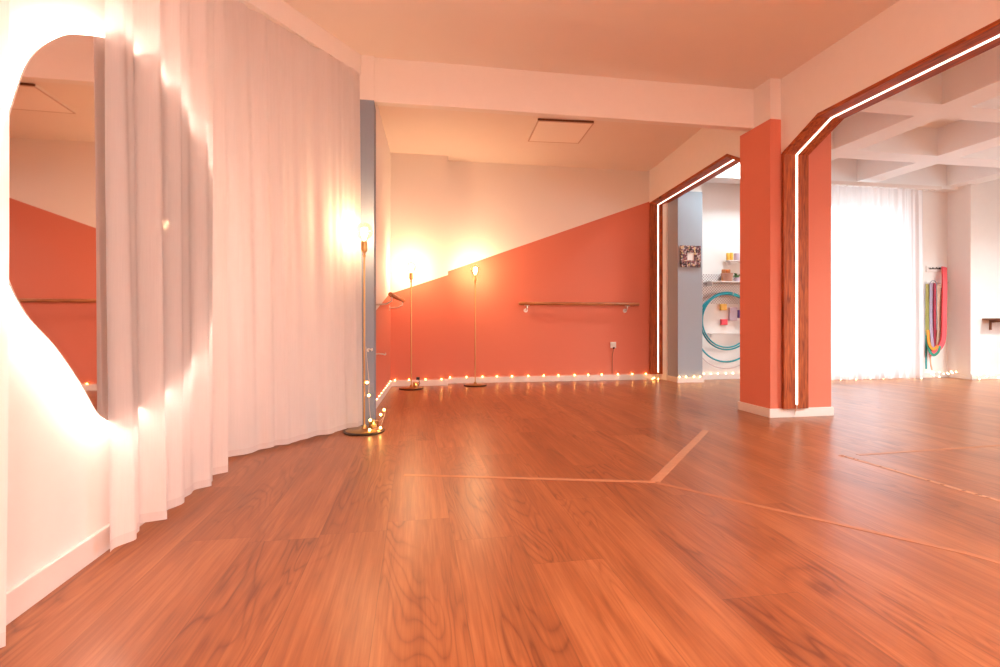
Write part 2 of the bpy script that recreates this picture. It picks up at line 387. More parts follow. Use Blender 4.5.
# baseboards
def board(name, pts, h=.075, t=.015, side=1, label=None):
    """baseboard along a polyline; thickness grows to `side` (left=+1)"""
    bm = B()
    for (x0, y0), (x1, y1) in zip(pts, pts[1:]):
        d = Vector((x1 - x0, y1 - y0)).normalized(); n = Vector((-d.y, d.x)) * t * side
        e = d * t
        prism(bm, [(x0, y0), (x1, y1), (x1 + n.x + e.x * 0, y1 + n.y), (x0 + n.x, y0 + n.y)], 0, h)
    return struct(name, bm, M['trim'], label, bevel=.003)
board('baseboard_left', [(-1.075, -3.0), (-1.075, 2.6)], h=.085, side=-1, label='white baseboard under the mirror wall')
board('baseboard_column', [(-.30, 6.40), (.41, 6.40)], side=-1)
board('baseboard_back', [(.41, 6.60), (3.40, 6.60)], side=-1)
board('baseboard_alcove_left', [(-.39, 4.18), (-.30, 6.40)], side=-1)
bm = B()
for r in ((2.915, 3.525, 3.775, 3.79), (2.915, 3.525, 4.19, 4.205), (2.915, 2.93, 3.79, 4.19), (3.51, 3.525, 3.79, 4.19)): box(bm, r[0], r[1], r[2], r[3], 0, .075)
struct('baseboard_pillar', bm, M['trim'], 'white baseboard around the large coral pillar', bevel=.003)
bm = B()
for r in ((3.405, 3.785, 6.165, 6.18), (3.405, 3.42, 6.18, 6.585), (3.77, 3.785, 6.18, 6.45)): box(bm, r[0], r[1], r[2], r[3], 0, .07)
struct('baseboard_grey_column', bm, M['trim'])
board('baseboard_back_right', [(3.785, 6.45), (5.02, 6.45)], side=-1)
board('baseboard_window', [(5.15, 6.15), (7.62, 6.15)], side=-1)
board('baseboard_far_right', [(7.62, 5.84), (9.1, 5.84)], side=-1)

# ------------------------------------------------------------------ arch frames with LED
def sweep_board(path, w0, w1, t, xf=lambda y: 0):
    """path of (y,z) on the opening's inner line; board spans x in [w0,w1]+xf(y), thickness t inward"""
    bm = B(); n = len(path); P = [Vector(p) for p in path]; nor = []
    for i in range(n - 1):
        dd = (P[i + 1] - P[i]).normalized(); nor.append(Vector((-dd.y, dd.x)))
    off = []
    for i in range(n):
        if i == 0: off.append(nor[0] * t)
        elif i == n - 1: off.append(nor[-1] * t)
        else:
            m = (nor[i - 1] + nor[i]).normalized(); off.append(m * t / m.dot(nor[i]))
    rings = []
    for p, o in zip(P, off):
        qn = p + o; x = xf(p.x)
        rings.append([bm.verts.new((x + w0, p.x, p.y)), bm.verts.new((x + w1, p.x, p.y)), bm.verts.new((x + w1, qn.x, qn.y)), bm.verts.new((x + w0, qn.x, qn.y))])
    for A, Bq in zip(rings, rings[1:]):
        for k2 in range(4): bm.faces.new((A[k2], A[(k2 + 1) % 4], Bq[(k2 + 1) % 4], Bq[k2]))
    bm.faces.new(rings[0]); bm.faces.new(rings[-1])
    return bm
# near arch. The inner line runs up the pillar face, over the chamfer, along the header, down at the near end
t = thing('arch_frame', (ARCH_X0, 3.79, .075), 'dark wood lining of the large near arch with a glowing white light line', 'arch frame')
t['_world'] = 1
TB = .028
def inset(path, t_):
    P = [Vector(p) for p in path]; nor = []
    for i in range(len(P) - 1):
        dd = (P[i + 1] - P[i]).normalized(); nor.append(Vector((-dd.y, dd.x)))
    out = []
    for i in range(len(P)):
        if i == 0: o_ = nor[0] * t_
        elif i == len(P) - 1: o_ = nor[-1] * t_
        else:
            m = (nor[i - 1] + nor[i]).normalized(); o_ = m * t_ / m.dot(nor[i])
        out.append(tuple(P[i] + o_))
    return out
full = [(3.775, .076), (3.775, 2.215), (3.395, ZL), (.2, ZL), (.2, .0)]
segs = [('jamb', full[0:2], 'wood_v'), ('corner_brace', full[1:3], 'wood_h'), ('lintel', full[2:4], 'wood_h'), ('jamb', full[3:5], 'wood_v')]
inner = inset(full, TB)
def seg_board(a, b, a2, b2, w0, w1, xf):
    bm = B(); ring = []
    for p, q_ in ((a, a2), (b, b2)):
        x = xf(p[0]); x_ = xf(q_[0])
        ring.append([bm.verts.new((x + w0, p[0], p[1])), bm.verts.new((x + w1, p[0], p[1])), bm.verts.new((x_ + w1, q_[0], q_[1])), bm.verts.new((x_ + w0, q_[0], q_[1]))])
    for k2 in range(4): bm.faces.new((ring[0][k2], ring[0][(k2 + 1) % 4], ring[1][(k2 + 1) % 4], ring[1][k2]))
    bm.faces.new(ring[0]); bm.faces.new(ring[1]); return bm
for i, (nm, s, mt) in enumerate(segs):
    obj(nm, seg_board(full[i], full[i + 1], inner[i], inner[i + 1], ARCH_X0 - .004, ARCH_X1 + .004, lambda y: 0), M[mt], t)
led = inset([(3.775 , .11)] + full[1:4] + [(.2, .1)], TB - .001)
XM = (ARCH_X0 + ARCH_X1) / 2
o = obj('light_strip', sweep_board(led, XM - .008, XM + .008, .008), M['led_strip'], t); o['label'] = 'glowing white light strip'
bm = B(); tube(bm, [(XM, 3.742, .11), (XM, 3.744, .08), (XM, 3.762, .05), (XM, 3.766, .02)], .004, 6); obj('cable', bm, M['wire'], t, True)
# far arch
t = thing('arch_frame', (far_x(6.5) , 6.6, .075), 'smaller dark wood arch lining with a glowing light line between back wall and coral pillar', 'arch frame')
t['_world'] = 1
full = [(6.585, .076), (6.585, far_z(6.585)), (4.50, far_z(4.50)), (4.205, 2.29), (4.205, .076)]
inner = inset(full, TB)
for i, (nm, mt) in enumerate((('jamb', 'wood_v'), ('lintel', 'wood_h'), ('corner_brace', 'wood_h'), ('jamb', 'wood_v'))):
    xf = (lambda y: far_x(6.585)) if i == 0 else far_x
    obj(nm, seg_board(full[i], full[i + 1], inner[i], inner[i + 1], -.004, .224, far_x), M[mt], t)
led = inset([(6.585, .1)] + full[1:4] + [(4.205, .1)], TB - .001)
o = obj('light_strip', sweep_board(led, .11 - .008, .11 + .008, .008, far_x), M['led_strip'], t); o['label'] = 'glowing white light strip'

# ------------------------------------------------------------------ curtains
def curtain(name, top, bot, z0, z1, label, period=.16, amp=.03, seed=1, mat='curtain', skew=0, hemvar=.006, nz=14, group=None, ns=None, slack=0.0):
    rnd = random.Random(seed)
    T0, T1, B0, B1 = Vector(top[0]), Vector(top[1]), Vector(bot[0]), Vector(bot[1])
    Lg = (B1 - B0).length; n = ns or int(Lg / .009)
    ph = [rnd.uniform(0, 6.28) for _ in range(8)]
    th = thing(name, (B0.x, B0.y, 0), label, 'curtain', group); th['_world'] = 1
    def P(s, v):
        a = T0.lerp(T1, s); b_ = B0.lerp(B1, s); p = b_.lerp(a, v)
        dd = (T1 - T0).normalized() if (T1 - T0).length else Vector((0, 1)); nn = Vector((dd.y, -dd.x))
        x = s * Lg
        w_ = 2 * PI * x / period + 1.1 * math.sin(2 * PI * x / (period * 3.7) + ph[0]) + .35 * math.sin(3 * v + ph[1] + x * 3)
        f = math.sin(w_ + skew * math.sin(w_)) * (.68 + .45 * math.sin(2 * PI * x / (period * 2.6) + ph[2]))
        f += .30 * math.sin(2.3 * w_ + ph[3] + 1.5 * v) * (.5 + .5 * v)
        a_ = amp * (1 - .35 * v)
        f = f * a_ + slack * math.sin(PI * s * 1.0 + ph[4]) * (1 - v)
        p = p + nn * f + dd * .25 * a_ * math.cos(w_)
        z = z0 + (z1 - z0) * v + (hemvar * math.sin(w_ * .5 + ph[5]) * (1 - v) ** 4)
        return (p.x, p.y, z)
    HV = .035 / (z1 - z0)
    bm = B(); vs = [HV + (1 - HV) * j / nz for j in range(nz + 1)]
    g = [[bm.verts.new(P(i / n, v)) for v in vs] for i in range(n + 1)]
    for i in range(n):
        for j in range(nz): bm.faces.new((g[i][j], g[i + 1][j], g[i + 1][j + 1], g[i][j + 1]))
    obj('fabric_panel', bm, M[mat], th, True)
    bm = B(); g = [[bm.verts.new(P(i / n, v)) for v in (0, HV)] for i in range(n + 1)]
    for i in range(n): bm.faces.new((g[i][0], g[i + 1][0], g[i + 1][1], g[i][1]))
    obj('hem', bm, M['hem'], th, True)
    return th
curtain('sheer_curtain', [(-1.0, 1.84), (-.975, 2.80)], [(-1.0, 1.885), (-.965, 2.78)], .032, 2.70, 'sheer white curtain lit from behind, drawn over the right half of the glowing mirror', .215, .036, 5, skew=.55)
curtain('sheer_curtain', [(-.955, .1), (-.968, 1.395)], [(-.945, .1), (-.962, 1.39)], .02, 2.70, 'pale curtain edge at the far left, on the near side of the mirror', .16, .018, 9)
curtain('sheer_curtain', [(-1.16, 3.02), (-.405, 3.955)], [(-1.14, 3.05), (-.375, 3.945)], .02, 2.688, 'long gathered blush-white curtain running from the mirror to the grey-blue post', .155, .014, 3, hemvar=.004, slack=-.012)
curtain('sheer_curtain', [(5.22, 5.90), (6.91, 5.90)], [(5.22, 5.90), (6.93, 5.90)], .03, 2.618, 'bright sheer curtain over the window in the far right room', .115, .02, 11, mat='voile2')
# rails
bm = B(); tube(bm, [(-.99, -.1, 2.715), (-.975, 2.85, 2.715)], .012, 8); tag(obj('curtain_rail', bm, M['trim'], None, True), 'white curtain rail along the left wall above the mirror', 'curtain rail')
bm = B(); box(bm, 5.15, 7.2, 5.885, 5.915, 2.632, 2.679)
for x in [5.2 + .1 * i for i in range(20)]: box(bm, x, x + .012, 5.892, 5.908, 2.622, 2.634)
tag(obj('curtain_rail', bm, M['trim'], None), 'white ceiling rail carrying the bright curtain in the right room', 'curtain rail')

# ------------------------------------------------------------------ backlit organic mirror
out = [(1.44, 1.10), (1.455, 1.22), (1.494, 1.344), (1.562, 1.513), (1.676, 1.636), (1.784, 1.703), (1.93, 1.765), (2.10, 1.785), (2.30, 1.735), (2.5, 1.62), (2.66, 1.42), (2.70, 1.15), (2.64, .87), (2.48, .66), (2.30, .55), (2.10, .48), (1.97, .455), (1.87, .49), (1.775, .605), (1.663, .725), (1.545, .825), (1.475, .94)]
def catmull(p, sub=6):
    r = []; n = len(p)
    for i in range(n):
        a, b, c, d_ = [Vector(p[(i + k) % n]) for k in (-1, 0, 1, 2)]
        for s in range(sub):
            u = s / sub
            r.append(.5 * ((2 * b) + (c - a) * u + (2 * a - 5 * b + 4 * c - d_) * u * u + (3 * b - a - 3 * c + d_) * u ** 3))
    return r
ol = catmull(out); cen = Vector((2.03, 1.1))
t = thing('wall_mirror', (-1.075, 2.03, 1.1), 'large pebble-shaped frameless mirror glowing around its edge on the left wall', 'mirror'); t['_world'] = 1
bm = B()
a = [bm.verts.new((-1.028, p.x, p.y)) for p in ol]; b = [bm.verts.new((-1.034, p.x, p.y)) for p in ol]
bm.faces.new(a); bm.faces.new(b); n = len(ol)
for i in range(n): bm.faces.new((a[i], a[(i + 1) % n], b[(i + 1) % n], b[i]))
obj('mirror_glass', bm, M['mirror'], t)
bm = B(); sc = [cen + (p - cen) * .90 for p in ol]
a = [bm.verts.new((-1.034, p.x, p.y)) for p in sc]; b = [bm.verts.new((-1.074, p.x, p.y)) for p in sc]
bm.faces.new(a); bm.faces.new(b)
for i in range(n): bm.faces.new((a[i], a[(i + 1) % n], b[(i + 1) % n], b[i]))
obj('backing_frame', bm, M['plastic_white'], t)
bm = B(); tube(bm, [(-1.046, (cen + (p - cen) * .985).x, (cen + (p - cen) * .985).y) for p in ol], .006, 6, closed=True)
o = obj('light_strip', bm, M['led_warm'], t, True); o['label'] = 'glowing warm light strip behind the glass'

# ------------------------------------------------------------------ floor lamps
def lamp(loc, label, first=None):
    if first:
        r = first.copy(); C.objects.link(r); r.location = loc; r['label'] = label
        for ch in list(first.children):
            c_ = ch.copy(); C.objects.link(c_); c_.parent = r
            for g_ in ch.children: h_ = g_.copy(); C.objects.link(h_); h_.parent = c_
        return r
    t = thing('floor_lamp', loc, label, 'floor lamp', 'brass floor lamps with bare globe bulbs')
    bm = B(); lathe(bm, [(0, 0), (.142, 0), (.146, .003), (.146, .010), (.138, .0145), (.03, .018), (0, .018)], 48); obj('base', bm, M['dark_metal'], t, True)
    bm = B(); lathe(bm, [(0, .018), (.132, .0165), (.128, .0195), (.04, .022), (.022, .026), (.012, .05), (0, .05)], 48); obj('base_plate', bm, M['brass'], t, True)
    bm = B(); lathe(bm, [(0, .04), (.0065, .04), (.0065, 1.30), (0, 1.30)], 16); obj('pole', bm, M['brass'], t, True)
    bm = B(); lathe(bm, [(0, 1.27), (.007, 1.27), (.011, 1.278), (.011, 1.284), (.007, 1.292), (.009, 1.305), (.02, 1.315), (.022, 1.325), (.022, 1.375), (.019, 1.385), (0, 1.385)], 24); obj('socket', bm, M['brass'], t, True)
    bm = B(); prof = [(.016, 1.38), (.017, 1.395)]
    for k2 in range(13):
        a_ = -1.15 + k2 * (PI / 2 + 1.15) / 12
        prof.append((max(0, .062 * math.cos(a_)), 1.462 + .062 * math.sin(a_)))
    lathe(bm, prof, 32); bl = obj('bulb', bm, M['bulb_glass'], t, True)
    bm = B()
    for k2 in range(6):
        a_ = k2 * PI / 3
        tube(bm, [(.006 * math.cos(a_), .006 * math.sin(a_), 1.40), (.022 * math.cos(a_), .022 * math.sin(a_), 1.44), (.018 * math.cos(a_ + .3), .018 * math.sin(a_ + .3), 1.485)], .0022, 5)
    obj('filament', bm, M['filament'], bl, True)
    return t
LP = [(-.3645, 3.79, 0), (-.045, 6.13, 0), (.745, 6.30, 0)]
lp = lamp(LP[0], 'nearest brass floor lamp with a glowing globe bulb, at the end of the long curtain')
lamp(LP[1], 'left of the two distant brass floor lamps, in the corner under the wall barre end', lp)
lamp(LP[2], 'right of the two distant brass floor lamps, alone before the coral back wall', lp)
def point(loc, power, col, r=.03, name='lamp_light'):
    l = bpy.data.lights.new(name, 'POINT'); l.energy = power; l.color = col; l.shadow_soft_size = r
    o = bpy.data.objects.new(name, l); C.objects.link(o); o.location = loc; return o
WARM = (1, .66, .40)
PW = 1.0
point((LP[0][0], LP[0][1], 1.465), 15 * PW, WARM, .028)
point((LP[1][0], LP[1][1], 1.465), 21 * PW, WARM, .028)
point((LP[2][0], LP[2][1], 1.465), 25 * PW, WARM, .028)

# tealight jars on the lamp bases
def jar(x, y, z, label, s=1.0):
    t = thing('candle_jar', (x, y, z), label, 'candle holder', 'tealight jars on the lamp bases')
    bm = B(); lathe(bm, [(0, 0), (.030 * s, 0), (.034 * s, .006), (.036 * s, .055 * s), (.038 * s, .058 * s), (.034 * s, .056 * s), (.031 * s, .008), (0, .006)], 24); obj('glass_cup', bm, M['jar_glass'], t, True)
    bm = B(); lathe(bm, [(0, .008), (.022 * s, .008), (.022 * s, .024), (0, .022)], 20); obj('candle', bm, M['plastic_white'], t, True)
    bm = B(); lathe(bm, [(0, .024), (.004, .029), (.0045, .034), (0, .046)], 10); obj('flame', bm, M['flame'], t, True)
jar(LP[0][0] + .065, LP[0][1] + .02, .0225, 'small glowing glass jar on the base of the nearest floor lamp')
jar(LP[1][0] + .055, LP[1][1] - .02, .0225, 'small amber glass jar on the base of the lamp in the corner')
bm = B(); tube(bm, [(LP[1][0] + .08, 6.12, .022), (LP[1][0] + .10, 6.12, .06), (LP[1][0] + .09, 6.13, .11)], .004, 6); box(bm, LP[1][0] + .06, LP[1][0] + .10, 6.12, 6.14, .108, .14)
tag(obj('plug', bm, M['plastic_black'], None), 'small black plug and stub of cable standing on the corner lamp base', 'plug')

# ------------------------------------------------------------------ string lights
def string(name, pts, bulbs, label, r=.008, mat='fairy', wire_r=.0016):
    t = thing(name, pts[0], label, 'string lights', None); t['_world'] = 1
    bm = B(); tube(bm, pts, wire_r, 5); obj('wire', bm, M['wire'], t, True)
    for b_ in bulbs:
        bm = B(); ball(bm, b_, r, 8, 6); obj('bulb', bm, M[mat], t, True)
def run(a, b_, n, dz=.006, jitter=.0):
    out_ = []
    for i in range(n + 1):
        u = i / n; out_.append((a[0] + (b_[0] - a[0]) * u, a[1] + (b_[1] - a[1]) * u, a[2] + (b_[2] - a[2]) * u + (dz if i % 2 else 0) + random.uniform(-jitter, jitter)))
    return out_
BZ = .083
bl = [tuple(atY(u, 378, 6.578)[:2]) + (BZ,) for u in (450, 466.5, 482.5, 497, 512, 528.3, 543.7, 558.5, 574.7, 588.2, 601.7, 617.9, 632.3, 645.8)] + [(3.22, 6.50, .02), (3.25, 6.51, .03), (3.30, 6.49, .018)]
string('string_lights', run((.43, 6.578, BZ), (3.12, 6.578, BZ), 56) + [(3.17, 6.54, .07), (3.20, 6.50, .02), (3.25, 6.51, .026), (3.30, 6.49, .012), (3.36, 6.45, .006)], bl, 'string of tiny amber lights along the baseboard of the coral back wall')
bl = [tuple(atY(u, 378, 6.378)[:2]) + (BZ,) for u in (395, 409, 425.5, 441.5)]
string('string_lights', run((-.28, 6.378, BZ), (.40, 6.378, BZ), 14), bl, 'short string of tiny lights on the baseboard behind the corner lamp')
bl = [(-.357 + .064 * i / 8 , 4.62 + 1.62 * i / 8, BZ) for i in range(9)]
string('string_lights', run((-.362, 4.35, BZ), (-.288, 6.34, BZ), 30), bl, 'row of tiny lights along the side wall baseboard behind the grey-blue post', .0065, 'fairy2')
# winding round nearest lamp
x, y = LP[0][0], LP[0][1]
pts = [(x + .012, y, .62), (x + .02, y + .01, .50), (x + .035, y, .36), (x + .03, y + .02, .28), (x + .035, y + .01, .18), (x + .045, y, .09), (x + .115, y - .03, .08), (x + .145, y + .0, .11), (x + .15, y + .02, .14), (x + .12, y - .05, .04), (x + .05, y - .08, .03)]
string('string_lights', pts, [(x + .020, y - .012, .36), (x + .032, y, .265 - .0), (x + .045, y - .03, .09), (x + .118, y - .02, .125), (x + .140, y + .01, .155), (x + .118, y - .05, .036), (x + .045, y - .09, .032)], 'loop of tiny lights wound round the foot of the nearest floor lamp', .009)
# right room strings
bl = [(3.395 + .0, 6.155, .078)]
bl = [tuple(atY(u, 378, 6.155)[:2]) + (.078,) for u in (679.5, 686, 694, 700)]
string('string_lights', run((3.39, 6.155, .076), (3.78, 6.155, .076), 8), bl, 'few tiny lights at the foot of the pale grey-blue column')
bl = [tuple(atY(u, 378, 6.428)[:2]) + (.082,) for u in (704, 711, 718, 726, 733, 741)]
string('string_lights', run((3.80, 6.428, .08), (4.95, 6.428, .08), 20), bl, 'tiny lights along the baseboard under the teal hoops', .008, 'fairy2')
bl = [(5.3 + .075 * i, 6.05 + random.uniform(-.03, .03), random.uniform(.012, .03)) for i in range(24)]
string('string_lights', [(5.25, 6.05, .01)] + [(b_[0], b_[1], .012) for b_ in bl], bl, 'tiny lights lying on the floor behind the bright sheer curtain', .008, 'fairy2')
bl = [(7.14 + .042 * i + random.uniform(-.01, .01), 5.99 + random.uniform(-.04, .04), random.uniform(.015, .10)) for i in range(11)] + [(7.63 + .047 * i + random.uniform(-.012, .012), 5.76 + random.uniform(-.03, .03), random.uniform(.012, .075)) for i in range(24)]
string('string_lights', [(b_[0], b_[1], max(.004, b_[2] - .01)) for b_ in bl], bl, 'tangle of tiny lights along the floor under the hanging straps, right end', .008, 'fairy2')

# ------------------------------------------------------------------ barres
def barre(name, p0, p1, wall_off, label, brackets, r=.021):
    """p0,p1 rod ends; wall_off: vector from rod to wall; brackets: fractions"""
    t = thing(name, p0, label, 'ballet barre'); t['_world'] = 1
    p0, p1, wo = Vector(p0), Vector(p1), Vector(wall_off)
    bm = B(); tube(bm, [p0, p0.lerp(p1, .002), p0.lerp(p1, .5), p0.lerp(p1, .998), p1], r, 16, rfun=lambda u: r * (.9 if u in (0, 1) else 1)); obj('rod', bm, M['barre'], t, True)
    dd = (p1 - p0).normalized()
    for f in brackets:
        c_ = p0.lerp(p1, f)
        bm = B()
        tube(bm, [c_ + Vector((0, 0, -r - .004)) - dd * .035, c_ + Vector((0, 0, -r - .004)) + dd * .035], .006, 6)
        tube(bm, [c_ + Vector((0, 0, -r - .002)), c_ + Vector((0, 0, -.055)), c_ + wo * .35 + Vector((0, 0, -.085)), c_ + wo * .95 + Vector((0, 0, -.09))], .008, 8)
        n_ = wo.normalized()
        tube(bm, [c_ + wo * .95 + Vector((0, 0, -.09)), c_ + wo * 1.0 + Vector((0, 0, -.09))], .028, 16)
        obj('bracket', bm, M['steel'], t, True)
    return t
zb = 1.045
a = atY(519, 303.5, 6.51); b_ = atY(639, 303, 6.51)
barre('ballet_barre', (a.x, 6.51, zb), (b_.x, 6.51, zb), (0, .09, 0), 'wooden ballet barre on metal brackets across the coral back wall', (.065, .90))
barre('ballet_barre', (-.222, 4.72, 1.052), (-.135, 6.12, 1.052), (-.15, .006, 0), 'wooden ballet barre seen end-on, on the side wall behind the grey-blue post', (.08, .9))

# ------------------------------------------------------------------ sockets, hooks, panel
p = atY(613, 345, 6.6)
t = thing('wall_socket', (p.x, 6.6, p.z), 'white wall socket with a plug on the coral back wall below the barre', 'wall socket')
bm = B(); box(bm, -.042, .042, -.012, 0, -.042, .042); obj('cover_plate', bm, M['plastic_white'], t, bevel=.004)
bm = B(); lathe(bm, [(0, 0), (.022, 0), (.022, .004), (.02, .006), (0, .006)], 20)
bmesh.ops.rotate(bm, verts=bm.verts, cent=(0, 0, 0), matrix=Matrix.Rotation(PI / 2, 3, 'X')); bmesh.ops.translate(bm, verts=bm.verts, vec=(0, -.012, .012)); obj('outlet', bm, M['plastic_white'], t, True)
t = thing('power_cable', (p.x, 6.585, 0), 'dark power cable with black plug dropping from the wall socket to the baseboard', 'cable'); t['_world'] = 1
bm = B(); tube(bm, [(p.x + .0, 6.575, p.z - .035), (p.x - .004, 6.578, p.z - .08), (p.x - .012, 6.592, p.z - .14), (p.x - .014, 6.594, .2), (p.x - .014, 6.594, .09)], .0035, 6); obj('cord', bm, M['shelfwood'], t, True)
bm = B(); lathe(bm, [(0, 0), (.010, 0), (.014, .008), (.014, .022), (0, .026)], 12, (p.x, 6.570, p.z - .052)); obj('plug', bm, M['plastic_black'], t, True)
# curtain tie hooks
def hook(c_, dx, label):
    bm = B(); c_ = Vector(c_)
    tube(bm, [c_, c_ + Vector((dx * .35, -.02, .008)), c_ + Vector((dx * .75, -.03, .004)), c_ + Vector((dx, -.03, -.004))], .006, 8)
    tube(bm, [c_ + Vector((0, 0, 0)), c_ + Vector((dx * .02, -.001, 0))], .014, 12)
    tube(bm, [c_ + Vector((dx, -.03, -.004)), c_ + Vector((dx * 1.0, -.03, .016))], .005, 8)
    tag(obj('wall_hook', bm, M['plastic_white'], None, True), label, 'hook')
hook((-.368, 4.80, .50), .10, 'small white tieback hook on the side wall right of the grey-blue post')
hook((-.352, 3.978, .585), .03, 'small white tieback hook on the grey-blue post by the nearest lamp')
# ceiling panels
def panel(x, y, z, label, rz, structure=False):
    t = thing('ceiling_light', (x, y, z), label, 'ceiling light', rz=rz)
    bm = B()
    for r in ((-.3, .3, -.3, -.285), (-.3, .3, .285, .3), (-.3, -.285, -.285, .285), (.285, .3, -.285, .285)): box(bm, r[0], r[1], r[2], r[3], -.028, -.023)
    obj('frame', bm, M['frame_edge'], t)
    bm = B()
    box(bm, -.297, .297, -.297, -.29, -.023, 0); obj('side_rim', bm, M['rim'], t)['label'] = 'near-side rim painted dark like a shadow gap'
    bm = B()
    for r in ((-.297, .297, .29, .297), (-.297, -.29, -.29, .29), (.29, .297, -.29, .29)): box(bm, r[0], r[1], r[2], r[3], -.023, 0)
    obj('side_rim', bm, M['trim'], t)
    bm = B(); box(bm, -.285, .285, -.285, .285, -.027, -.023); obj('diffuser', bm, M['panel'], t)
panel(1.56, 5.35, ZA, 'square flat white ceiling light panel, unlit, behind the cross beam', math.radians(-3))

# ------------------------------------------------------------------ floor tape
M['tape_faint'] = simple('faint_floor_tape', (.42, .16, .07), .45, var=.2, scale=12, bump=.03)
def tape(pts, w, label, mat='tape'):
    bm = B()
    for (x0, y0), (x1, y1) in zip(pts, pts[1:]):
        d_ = Vector((x1 - x0, y1 - y0)).normalized(); n_ = Vector((-d_.y, d_.x)) * w / 2
        prism(bm, [(x0 - n_.x, y0 - n_.y), (x1 - n_.x, y1 - n_.y), (x1 + n_.x, y1 + n_.y), (x0 + n_.x, y0 + n_.y)], .0004, .0012)
    tag(obj('floor_tape', bm, M[mat], None), label, 'floor tape', None)
def g2(u, v): q_ = atZ(u, v); return (q_.x, q_.y)
tape([g2(404, 475), g2(655, 482)], .032, 'tan tape line crossing the middle of the floor from left to centre')
tape([g2(655, 481.5), g2(706, 430.5)], .05, 'short tan tape line angling back from the centre toward the coral pillar')
tape([g2(657, 483), g2(829, 522), g2(967, 553.5), g2(1040, 574)], .030, 'faint tan tape line running from the floor centre to the right foreground', 'tape_faint')
tape([g2(840, 455), g2(1010, 504)], .03, 'worn tape line running toward the right foreground right of the pillar')
tape([g2(858, 455), g2(1020, 444)], .03, 'faint tape line across the floor of the right room', 'tape_faint')
# dark residue on the worn tape
for i in range(14):
    u = random.uniform(0, 1) ** 1.6
    x_, y_ = g2(842 + 150 * u, 455.5 + 43 * u)
    bm = B(); r_ = random.uniform(.004, .011)
    lathe(bm, [(0, .0013), (r_, .0013), (r_ * .6, .0024), (0, .0026)], 7, (x_ + random.uniform(-.012, .012), y_, 0))
    tag(obj('tape_residue', bm, M['shelfwood'], None), 'dark speck of glue on the worn tape line right of the pillar', 'residue', 'dark specks on the worn tape')

# ------------------------------------------------------------------ mosaic frame on grey column
p = atY(690, 256.6, 6.18)
t = thing('wall_frame', (p.x, 6.18, p.z), 'small square mosaic-framed mirror hanging on the pale grey-blue column', 'framed mirror')
bm = B(); S, s_ = .142, .050
for r in ((-S, S, -S, -s_), (-S, S, s_, S), (-S, -s_, -s_, s_), (s_, S, -s_, s_)): box(bm, r[0], r[1], -.022, 0, r[2], r[3])
mm, nt, b = new_mat('mosaic_tiles')
tc = nt.nodes.new('ShaderNodeTexCoord'); vo = nt.nodes.new('ShaderNodeTexVoronoi'); vo.inputs['Scale'].default_value = 55
cr = nt.nodes.new('ShaderNodeValToRGB'); cr.color_ramp.interpolation = 'CONSTANT'
for pos, c_ in ((0, (.05, .03, .035)), (.25, (.30, .14, .13)), (.45, (.12, .09, .10)), (.62, (.55, .42, .40)), (.75, (.2, .05, .07)), (.88, (.6, .4, .2))):
    if pos == 0: cr.color_ramp.elements[0].color = c_ + (1,)
    else: cr.color_ramp.elements.new(pos).color = c_ + (1,)
sp = nt.nodes.new('ShaderNodeSeparateColor'); nt.links.new(tc.outputs['Object'], vo.inputs['Vector']); nt.links.new(vo.outputs['Color'], sp.inputs[0]); nt.links.new(sp.outputs[0], cr.inputs[0]); nt.links.new(cr.outputs[0], b.inputs['Base Color']); b.inputs['Roughness'].default_value = .25
obj('mosaic_border', bm, mm, t)
bm = B(); box(bm, -s_, s_, -.012, -.002, -s_, s_); obj('mirror_glass', bm, simple('painted_window_reflection', (.9, .88, .86), .15, .0, .01), t)  # window reflection painted in as a flat pale colour

# ------------------------------------------------------------------ pegboard wall
WY = 6.45
mm, nt, b = new_mat('perforated_board')
tc = nt.nodes.new('ShaderNodeTexCoord'); mp = nt.nodes.new('ShaderNodeMapping'); mp.inputs['Rotation'].default_value = (0, math.radians(45), 0); mp.inputs['Scale'].default_value = (36, 36, 36)
fr = nt.nodes.new('ShaderNodeVectorMath'); fr.operation = 'FRACTION'; sb = nt.nodes.new('ShaderNodeVectorMath'); sb.operation = 'SUBTRACT'; sb.inputs[1].default_value = (.5, .5, .5)
ms = nt.nodes.new('ShaderNodeVectorMath'); ms.operation = 'MULTIPLY'; ms.inputs[1].default_value = (1, 0, 1)
ln = nt.nodes.new('ShaderNodeVectorMath'); ln.operation = 'LENGTH'; lt = nt.nodes.new('ShaderNodeMath'); lt.operation = 'LESS_THAN'; lt.inputs[1].default_value = .32
mx = nt.nodes.new('ShaderNodeMix'); mx.data_type = 'RGBA'; mx.inputs[6].default_value = (.82, .78, .77, 1); mx.inputs[7].default_value = (.30, .18, .16, 1)
L = nt.links.new
L(tc.outputs['Object'], mp.inputs[0]); L(mp.outputs[0], fr.inputs[0]); L(fr.outputs[0], sb.inputs[0]); L(sb.outputs[0], ms.inputs[0]); L(ms.outputs[0], ln.inputs[0]); L(ln.outputs['Value'], lt.inputs[0]); L(lt.outputs[0], mx.inputs[0]); L(mx.outputs[2], b.inputs['Base Color'])
PY = WY - .012
def P(u, v, Y=PY): q_ = atY(u, v, Y); return q_
a = P(704, 274); b_ = P(765, 304)
bm = B(); box(bm, 3.80, b_.x, PY, WY, b_.z, a.z)
tag(obj('pegboard', bm, mm, None), 'white perforated pegboard on the wall seen through the far arch', 'pegboard')
